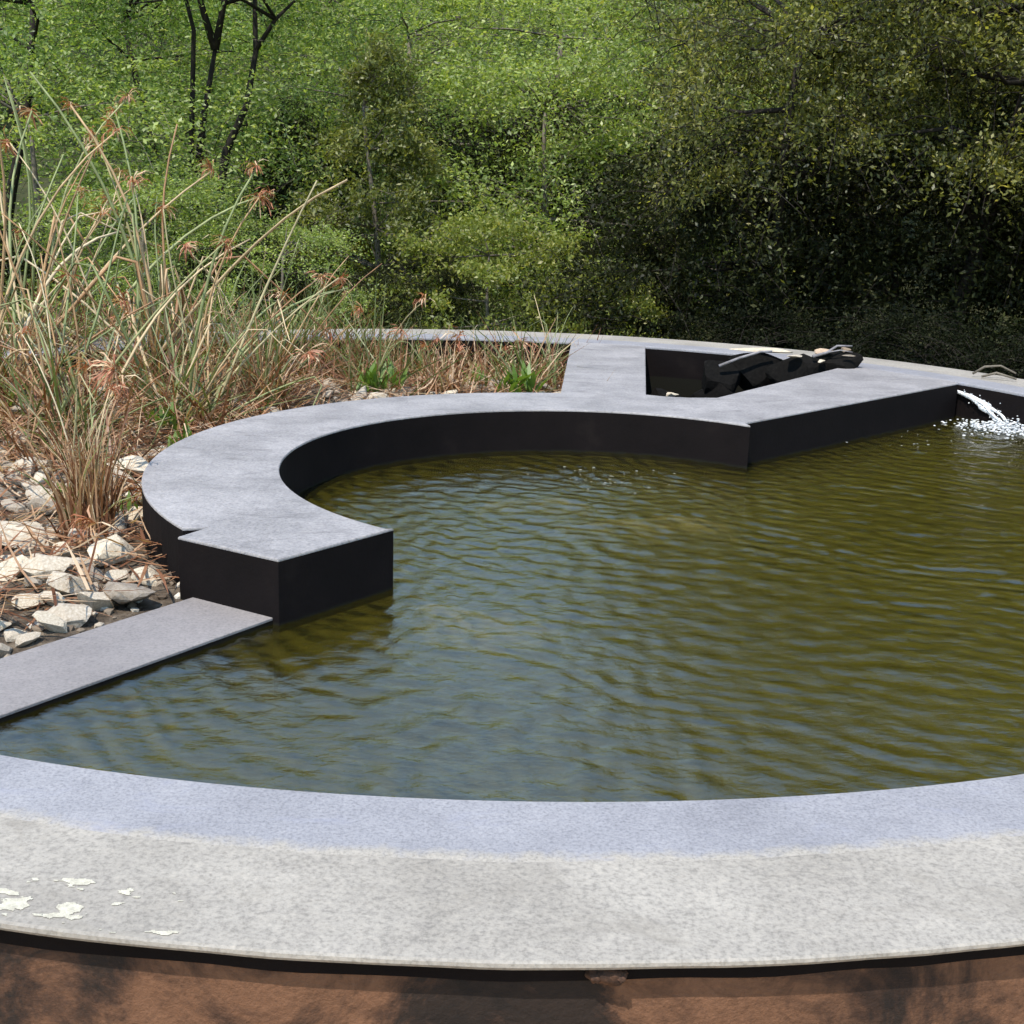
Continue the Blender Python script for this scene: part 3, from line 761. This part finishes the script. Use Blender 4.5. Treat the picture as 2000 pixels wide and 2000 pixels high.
def top_of(x, y):
    bpy.context.view_layer.update()
    best = -9
    for o in bpy.data.objects:
        if o.name.startswith('dark_boulder'):
            v = np.array([tuple(o.matrix_world @ q.co) for q in o.data.vertices])
            m = np.hypot(v[:, 0] - x, v[:, 1] - y) < .04
            if m.any(): best = max(best, v[m][:, 2].max())
    return best
def perch(name, mat, x, y, s, seed, label, rz=0, tilt=0.0):
    return boulder(name, mat, x, y, top_of(x, y) + s[2] * .55, s, seed, label, rz, tilt)
perch('flat_stone', M['stone'], 1.22, 6.30, (.15, .05, .018), 505, 'long flat pale slab lying across the pit pile', -.12)
perch('flat_stone', M['stone'], 1.33, 6.11, (.042, .03, .014), 506, 'small flat pale stone on the black boulders below the slab', .1)
perch('round_stone', M['orangestone'], 1.47, 6.16, (.038, .032, .026), 507, 'rounded orange cream stone on top of the pit pile', .2)
perch('round_stone', M['orangestone'], 1.58, 6.17, (.034, .028, .020), 508, 'tan stone at the right end of the pit pile', 1.2)
perch('white_stone', M['stone'], .735, 5.96, (.030, .024, .026), 509, 'lone small white stone in the dark pit', .4)
perch('white_stone', M['stone'], 1.45, 6.09, (.022, .016, .012), 510, 'small grey stone on the right black boulder', .9)
perch('white_stone', M['stone'], 1.58, 6.09, (.03, .014, .011), 511, 'pale sliver of stone at the foot of the tan stone', .0)
zt = [top_of(1.0, 6.2), top_of(1.18, 6.26), top_of(1.44, 6.12), top_of(1.57, 6.14)]
branch('driftwood', [(.98, 6.18, zt[0] + .006), (1.08, 6.20, (zt[0] + zt[1]) / 2 + .012), (1.18, 6.22, zt[1] + .008), (1.24, 6.23, zt[1] + .012)], .008, .005, 'short grey stick slanting up the left of the pit pile')
branch('driftwood', [(1.41, 6.10, zt[2] + .004), (1.48, 6.12, zt[2] + .022), (1.53, 6.14, zt[3] + .03), (1.61, 6.17, zt[3] + .028)], .008, .004, 'forked grey branch leaning over the right of the pit pile', twigs=[[(1.48, 6.12, zt[2] + .022), (1.54, 6.11, zt[3] + .014), (1.60, 6.11, zt[3] + .006)]])
# ---------------------------------------------------------------- spout, water jet, splash
sp = thing('spout_pipe', (1.955, 5.80, -.05), 'black spout pipe end under the tip of the partition wall', 'pipe')
mb = MB(); pts = np.array([(-.08, .05, .002), (0, 0, 0), (.04, -.025, -.004)]); mb.tube(pts, [.024, .024, .024], 12)
ob('pipe', mb.mesh('pipe', M['pipe']), sp)
jet = thing('water_jet', (1.99, 5.775, -.045), 'white jet of water arching from the spout into the pool', 'water jet')
jr = np.random.default_rng(9)
for k in range(6):
    n = 22; t = np.linspace(0, 1, n)
    end = np.array([JET[0] - 1.99 + (-.035, .012, .03, -.01, .045, -.02)[k], JET[1] - 5.775 + (.06, .0, .03, .04, -.02, .02)[k], Z_WATER + .045])
    P = np.stack([end[0] * t, end[1] * t, end[2] * (t ** 1.9)], 1)
    P += np.stack([.006 * np.sin(t * 9 + k * 2) * t, .006 * np.cos(t * 11 + k) * t, .004 * np.sin(t * 17 + k) * t], 1)
    rad = (.007, .0055, .004, .005, .003, .0035)[k] * (1 + .35 * np.sin(t * 31 + k) * t + .3 * jr.normal(size=n) * t)
    mb = MB(); mb.tube(P, np.abs(rad) + .002, 8); ob('stream', mb.mesh('stream', M['foam']), jet)
bm = bmesh.new(); bmesh.ops.create_icosphere(bm, subdivisions=1, radius=1)
iv = np.array([x.co[:] for x in bm.verts]); if_ = np.array([[q.index for q in p.verts] for p in bm.faces]); bm.free()
Vs = []; Fs = []; k = 0
def drop(p, s):
    global k
    Vs.append(iv * s + p); Fs.append(if_ + k); k += len(iv)
base = np.array([1.99, 5.775, -.045])
for i in range(2600):                                   # foam heap where the jet lands
    a = jr.uniform(0, 6.28); r_ = abs(jr.normal(0, .11)); s = jr.uniform(.003, .013)
    z = Z_WATER + abs(jr.normal(0, .030)) * math.exp(-r_ / .12)
    drop(np.array([JET[0] + .05 + r_ * math.cos(a) * 1.2, JET[1] + r_ * math.sin(a), z]) - base, np.array([s * 1.3, s, s * .5]) * .55)
for i in range(150):                                   # flung droplets
    t = jr.uniform(.1, 1); p = np.array([(JET[0] - 1.99) * t, (JET[1] - 5.775) * t, (Z_WATER + .045) * t ** 1.9]) + jr.normal(0, .018, 3) * (.4 + t)
    p[2] = max(p[2], Z_WATER + .048)
    drop(p, np.full(3, jr.uniform(.0012, .0035)))
for i in range(90):                                   # flecks floating out on the ripples
    a = jr.normal(-2.2, .5); r_ = .12 + abs(jr.normal(0, .40)); s = jr.uniform(.002, .006)
    x, y = JET[0] + r_ * math.cos(a), JET[1] + r_ * math.sin(a)
    if math.hypot(x - CX, y - CY) > RI - .02: continue
    drop(np.array([x, y, Z_WATER + .0005]) - base, np.array([s * 2.4, s * .7, s * .2]) * .5)
for i in range(36):                                    # foam flecks stretched thin to stand for glints by the curved wall
    s = jr.uniform(.002, .005)
    drop(np.array([.30 + jr.normal(0, .10), 4.32 + jr.normal(0, .09), Z_WATER + .0005]) - base, np.array([s * 2.6, s * .5, s * .2]) * .55)
o = ob('splash', mesh_from('splash', np.concatenate(Vs), np.concatenate(Fs), M['foam'], True), jet); o['kind'] = 'stuff'
# wet twigs on the rim to the right of the spout
for k, (pts, lab) in enumerate([([(2.13, 5.96, .012), (2.17, 5.93, .05), (2.24, 5.92, .058), (2.30, 5.88, .03)], 'arched grey twig on the far rim right of the spout'),
                                ([(2.15, 5.90, .008), (2.21, 5.88, .03), (2.29, 5.84, .01)], 'short low twig on the far rim beside the arched twig')]):
    mb = MB(); pts = np.array(pts); mb.tube(pts, [.006, .006, .005, .004][:len(pts)], 6); c = pts[0].copy()
    tag(ob('twig', MBshift(mb, c).mesh('twig', M['twig']), None, tuple(c)), lab, 'twig', 'twigs on the rim')

# ---------------------------------------------------------------- trees and shrubs
def leaf_quads(C, size, r, aspect=.45, droop=0.0):
    """diamond leaves at centres C"""
    n = len(C)
    a = r.normal(size=(n, 3)); a[:, 2] -= droop; a /= np.linalg.norm(a, axis=1, keepdims=True)
    b = r.normal(size=(n, 3)); b -= (b * a).sum(1, keepdims=True) * a; b /= np.linalg.norm(b, axis=1, keepdims=True)
    s = (size * r.uniform(.6, 1.4, n))[:, None]
    V = np.stack([C - a * s * .5, C + b * s * aspect * .5 - a * s * .05, C + a * s * .5, C - b * s * aspect * .5 - a * s * .05], 1)
    return V.reshape(-1, 3), np.arange(n * 4).reshape(-1, 4)

def build_tree(name, seed, height, rx, ry, z_lo, n_clump, per, clump_r, leaf, mat, trunk_r, bark, style='round', trunks=None, aspect=.45):
    """returns (trunk mesh, crown mesh) with base at the origin"""
    r = np.random.default_rng(seed)
    mb = MB(); tw = MB(); clumps = []
    for q in range(n_clump):
        u = r.uniform(0, 1); a = r.uniform(0, 6.283)
        if style == 'cone':
            zz = z_lo + (height - z_lo) * u; rad = (1 - u) ** .75 * (.55 + .45 * math.sqrt(r.random()))
        elif style == 'umbrella':
            zz = z_lo + (height - z_lo) * (u ** .7); rad = math.sqrt(r.random()) * (.45 + .55 * math.sin(math.pi * min(1, .25 + u * .6)))
        else:
            zz = z_lo + (height - z_lo) * u; rad = math.sqrt(max(0, 1 - (2 * u - .85) ** 2 / 1.4)) * (.45 + .55 * math.sqrt(r.random()))
        bulge = 1 + .25 * math.sin(3 * a + seed) + .15 * math.sin(5 * a + 2 * seed + zz * 2)
        clumps.append((rx * rad * bulge * math.cos(a), ry * rad * bulge * math.sin(a), zz))
    clumps = np.array(clumps)
    if trunks is None:
        lean = r.normal(0, .08, 2)
        n = 7; t = np.linspace(0, 1, n)
        trunks = [(np.stack([lean[0] * t * height + .05 * np.sin(t * 5 + seed) * height * .3, lean[1] * t * height, t * height * .82], 1), trunk_r)]
    allp = []
    for P, rr in trunks:
        P = np.asarray(P, float); mb.tube(P, np.linspace(rr, rr * .35, len(P)), 7); allp.append(P)
    allp = np.concatenate(allp)
    for c in clumps[r.permutation(len(clumps))[:max(10, n_clump // 4)]]:
        cand = allp[allp[:, 2] < c[2] + .05]
        if not len(cand): cand = allp[:1]
        p = cand[np.argmin(np.linalg.norm(cand - c, axis=1) + .4 * (c[2] - cand[:, 2]))]
        mid = (p + c) / 2 + r.normal(0, .05, 3) * np.linalg.norm(c - p)
        mb.tube(np.array([p, mid, c]), [trunk_r * .32, trunk_r * .22, trunk_r * .08], 5)
    C = []
    for c in clumps:
        k = max(2, int(per * r.uniform(.5, 1.5) / 15)); s = clump_r * r.uniform(.6, 1.4)
        st = c + r.normal(0, .42, (k, 3)) * np.array([s, s, s * .6])
        out = np.array([c[0], c[1], 0]) / (math.hypot(c[0], c[1]) + .05)
        dr = out * .7 + r.normal(0, .55, 3) + r.normal(0, .38, (k, 3)); dr[:, 2] = dr[:, 2] * .7 + .25
        dr /= np.linalg.norm(dr, axis=1, keepdims=True)
        L = s * r.uniform(1.2, 2.9, k)
        t = np.linspace(.05, 1, 15)
        line = st[:, None] + dr[:, None] * (L[:, None] * t[None])[..., None]
        line[..., 2] -= (.35 * L[:, None] * t[None] ** 2)
        C.append((line + r.normal(0, leaf * .55, line.shape)).reshape(-1, 3))
        for q in range(0, k, 5):
            tw.tube(line[q, ::7], [trunk_r * .07, trunk_r * .05, trunk_r * .03], 3, False)
    C = np.concatenate(C)
    C = C[C[:, 2] > .02]
    V, F = leaf_quads(C, leaf, r, aspect)
    return mb.mesh(name + '_trunk', bark), mesh_from(name + '_crown', V, F, mat), tw.mesh(name + '_twigs', bark)

def plant_tree(name, meshes, x, y, label, cat='tree', group=None, rz=0.0, s=(1, 1, 1), z=None):
    t = thing(name, (x, y, hill_h(x, y) - .03 if z is None else z), label, cat, group, rz)
    t.scale = s
    ob('trunk', meshes[0], t); ob('crown', meshes[1], t)
    ob('twigs', meshes[2], t)['kind'] = 'stuff'
    return t
G1 = 'trees on the slope behind the pool'
# left: two acacias with dark forked trunks
zb = hill_h(-2.7, 11) - .03
acA = build_tree('acacia', 21, 3.6, 1.7, 1.3, 2.3, 70, 221, .20, 0.042, M['leaf_acacia'], .055, M['bark'], 'umbrella',
    trunks=[(np.array([(-.12, 0, 0), (-.10, 0, .9), (-.02, 0, 1.5), (.10, 0, 1.75 - zb)]), .05), (np.array([(.10, 0, 1.75 - zb), (-.02, 0, 2.15 - zb), (-.10, .1, 2.8 - zb)]), .035), (np.array([(.10, 0, 1.75 - zb), (.18, 0, 2.1 - zb), (.3, .1, 2.6 - zb)]), .035), (np.array([(-.12, 0, .1), (-.1, -.1, 1.2), (-.02, -.2, 2.2), (-.16, -.3, 2.9)]), .032)])
plant_tree('acacia_tree', acA, -2.63, 11.0, 'light green acacia with dark forked trunk at upper left', group=G1)
zb2 = hill_h(-2.4, 10.6) - .03
acB = build_tree('acacia', 22, 3.5, 1.4, 1.2, 2.3, 60, 204, .20, 0.042, M['leaf_acacia'], .05, M['bark'], 'umbrella',
    trunks=[(np.array([(-.25, 0, 0), (-.18, 0, .6), (-.05, 0, .95 - zb2), (.12, 0, 1.3 - zb2), (.2, 0, 1.7 - zb2), (.2, 0, 2.4 - zb2)]), .045), (np.array([(.2, 0, 1.72 - zb2), (.36, 0, 1.95 - zb2), (.6, .1, 2.2 - zb2)]), .022)])
plant_tree('acacia_tree', acB, -2.34, 10.7, 'slim acacia with one dark curving trunk, right of the forked one', group=G1)
acC = build_tree('acacia', 23, 3.4, 1.8, 1.5, .3, 62, 440, .32, 0.046, M['leaf_acacia'], .06, M['bark'], 'round')
acD = build_tree('acacia', 24, 3.6, 1.9, 1.5, .2, 62, 440, .34, 0.049, M['leaf_light'], .06, M['twig'], 'round')
acE = build_tree('acacia', 25, 2.6, 1.3, 1.2, .1, 52, 400, .27, 0.042, M['leaf_light'], .04, M['twig'], 'round')
plant_tree('acacia_tree', acC, -4.6, 11.6, 'dense green acacia filling the upper left corner', group=G1, s=(1, 1, .85))
plant_tree('acacia_tree', acC, -3.5, 13.2, 'green acacia showing behind the forked trunk', group=G1, rz=1.9, s=(1.05, 1.05, .78))
plant_tree('broadleaf_tree', acD, -1.3, 13.4, 'soft light green tree at top, left of centre', group=G1, s=(1, 1, .70))
plant_tree('broadleaf_tree', acD, .35, 13.0, 'soft light green tree filling the top centre', group=G1, rz=2.2, s=(1, 1, .70))
plant_tree('broadleaf_tree', acE, .15, 11.0, 'pale green open tree in the middle, above the yellow shrub', group=G1, s=(1, 1, .8))
plant_tree('broadleaf_tree', acE, 1.05, 10.6, 'pale green tree with thin dark stem beside the dark bush', group=G1, rz=1.3, s=(.9, .9, .85))
plant_tree('broadleaf_tree', acD, 1.9, 14.0, 'light green tree behind the dark bush, right of centre', group=G1, rz=4.0, s=(1, 1, .8))
plant_tree('broadleaf_tree', acE, -1.0, 11.4, 'light green bushy tree behind the cone shaped shrub', group=G1, rz=3.3, s=(1, 1, .8))
plant_tree('broadleaf_tree', acE, -3.6, 9.9, 'green bushy tree behind the reeds at the left', group=G1, rz=5.0, s=(1, 1, .75))
# far trees that close the view
FARS = [(-9.0, 19), (-6.8, 18), (-4.9, 19.5), (-3.0, 18), (-1.2, 19.5), (.8, 18.5), (2.6, 20), (4.6, 19), (6.6, 18.5), (8.8, 19.5), (-7.5, 24), (-4.5, 25), (-1.5, 24), (1.5, 25), (4.8, 24.5), (8, 25)]
for k, (x, y) in enumerate(FARS):
    plant_tree('far_tree', acC if k % 2 else acD, x, y, 'distant green tree on the slope, only patches show between nearer crowns', group='far trees on the slope', rz=k * 1.7, s=(1.25, 1.25, (.85 + (.150 + .012 * (k % 3)) * y - hill_h(x, y)) / 3.75))
# shrubs
cone = build_tree('cone_shrub', 31, 2.15, .66, .6, .15, 130, 221, .12, 0.034, M['leaf_olive'], .03, M['twig'], 'cone')
plant_tree('cone_shrub', cone, -1.08, 9.9, 'olive green cone shaped shrub standing behind the reeds', 'shrub', 'shrubs behind the pool')
yel = build_tree('yellow_shrub', 32, 1.15, .75, .5, .05, 90, 187, .12, 0.034, M['leaf_yellow'], .02, M['twig'], 'round')
plant_tree('yellow_shrub', yel, -.22, 8.9, 'yellow green low shrub behind the far rim at centre', 'shrub', 'shrubs behind the pool')
plant_tree('yellow_shrub', yel, .55, 8.6, 'yellow green low shrub left of the big dark bush', 'shrub', 'shrubs behind the pool', rz=2.0, s=(.75, .8, .8))
plant_tree('low_shrub', acE, -2.6, 8.9, 'low green shrub behind the left reeds', 'shrub', 'shrubs behind the pool', rz=.7, s=(.7, .6, .5))
plant_tree('low_shrub', acE, -1.6, 8.7, 'low green shrub between reed fan and cone shrub', 'shrub', 'shrubs behind the pool', rz=2.7, s=(.55, .5, .42))
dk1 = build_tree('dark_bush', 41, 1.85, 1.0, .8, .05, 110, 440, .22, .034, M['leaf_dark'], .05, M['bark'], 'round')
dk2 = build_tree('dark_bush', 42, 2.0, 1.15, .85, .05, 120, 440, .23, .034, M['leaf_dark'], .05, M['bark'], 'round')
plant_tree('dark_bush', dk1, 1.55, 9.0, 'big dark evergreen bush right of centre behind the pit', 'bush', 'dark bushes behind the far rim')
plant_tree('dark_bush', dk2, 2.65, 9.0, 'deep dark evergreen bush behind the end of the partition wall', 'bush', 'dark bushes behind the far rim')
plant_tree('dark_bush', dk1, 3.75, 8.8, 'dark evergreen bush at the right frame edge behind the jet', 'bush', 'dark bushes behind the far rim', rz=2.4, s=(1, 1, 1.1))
plant_tree('dark_bush', dk2, 4.9, 9.3, 'dark evergreen bush just beyond the right frame edge', 'bush', 'dark bushes behind the far rim', rz=1.1)
for k, (x, y, lab, sc) in enumerate([(-.15, 12.2, 'added dark leaf mass for the shaded gap above the yellow shrub', (.8, .8, .8)), (-1.95, 12.3, 'added dark leaf mass for shade between the slim acacia and the cone shrub', (.55, .55, .8)), (1.35, 11.6, 'added dark leaf mass for the shaded gap left of the olive crowns', (.8, .8, .9)),
        (.75, 9.4, 'added dark leaf mass for shade beside the big dark bush', (.5, .5, .55)), (-2.1, 9.6, 'added dark leaf mass for shade behind the tallest reeds', (.5, .5, .42)), (-3.9, 9.2, 'added dark leaf mass for shade at the left edge behind the rusty reeds', (.55, .55, .5)), (-.75, 9.3, 'added low dark leaf mass for shade at the foot of the cone shrub', (.5, .5, .4))]):
    plant_tree('shade_gap_shrub', dk1 if k % 2 else dk2, x, y, lab, 'shrub', 'added dark masses for shade between the crowns', rz=k * 1.3, s=sc)  # dark leaf masses added to stand in for shaded gaps between crowns
M['leaf_shade'] = leaf_mat('painted_shade_leaf', [(0, (.006, .009, .004)), (.6, (.013, .017, .006)), (.95, (.022, .027, .010)), (1, (.06, .065, .03))], .25, .6, None, .008)  # darker copy of the dark leaf, with shade put into the colour
dk3 = build_tree('low_bush', 43, 1.85, 1.0, .8, .05, 110, 440, .22, .034, M['leaf_shade'], .05, M['bark'], 'round')
for k, (x, y, lab, sc) in enumerate([(2.35, 7.45, 'low bush with leaves darkened for shade close behind the far rim left of the jet', (.65, .5, .55)), (3.05, 6.85, 'low bush with leaves darkened for shade close behind the jet', (.6, .5, .6)), (1.55, 8.0, 'low bush with leaves darkened for shade behind the pit', (.7, .5, .5)), (3.7, 6.5, 'low bush with leaves darkened for shade beyond the right frame edge', (.6, .6, .7))]):
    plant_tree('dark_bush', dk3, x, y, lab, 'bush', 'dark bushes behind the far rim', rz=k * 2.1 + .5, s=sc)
tl = build_tree('tall_tree', 51, 4.2, 1.5, 1.3, 1.2, 85, 480, .32, 0.042, M['leaf_dusty'], .09, M['bark'], 'round')
cn = build_tree('canopy_tree', 52, 3.5, 1.15, 1.15, 1.75, 95, 460, .24, 0.036, M['leaf_dusty'], .07, M['bark'], 'round')
plant_tree('canopy_tree', cn, 1.75, 8.75, 'dusty olive tree left of the overhanging crowns, beside the dark bush', group=G1, s=(.80, .80, .86))
plant_tree('canopy_tree', cn, 2.75, 8.55, 'dusty olive tree whose sunlit crown overhangs the dark bush', group=G1, rz=1.2, s=(.95, .95, .95))
plant_tree('canopy_tree', cn, 3.9, 8.5, 'dusty olive tree at upper right, its crown over the jet side', group=G1, rz=2.9, s=(1, 1, .95))
plant_tree('tall_tree', tl, 5.3, 9.0, 'tall olive tree at the right frame edge', group=G1, rz=4.0, s=(1.0, 1.0, 1.2))
plant_tree('tall_tree', tl, 3.0, 12.0, 'tall olive tree rising behind the upper right crowns', group=G1, rz=1.0, s=(1.2, 1.2, 1.3))
plant_tree('tall_tree', tl, 5.4, 13.0, 'tallest olive tree behind the upper right corner', group=G1, rz=5.0, s=(1.4, 1.4, 1.5))
plant_tree('tall_tree', tl, 7.2, 10.5, 'tall olive tree beyond the right frame edge', group=G1, rz=3.0, s=(1.4, 1.4, 1.5))
# undergrowth behind the far rim
def back_region(r, n):
    X = r.uniform(-4.5, 5, n * 2); Y = r.uniform(7.3, 9.6, n * 2)
    ok = (np.hypot(X - CX, Y - CY) > RO + .12) & (X < .9)
    return np.stack([X[ok][:n], Y[ok][:n]], 1)
V, F = blades(5200, 0, 0, hill_z, 0, .62, .006, .45, 77, .7, region=back_region)
tag(ob('undergrowth', mesh_from('undergrowth', V, F, M['blade_green'])), 'long grass and undergrowth behind the far rim', 'grass', kind='stuff')
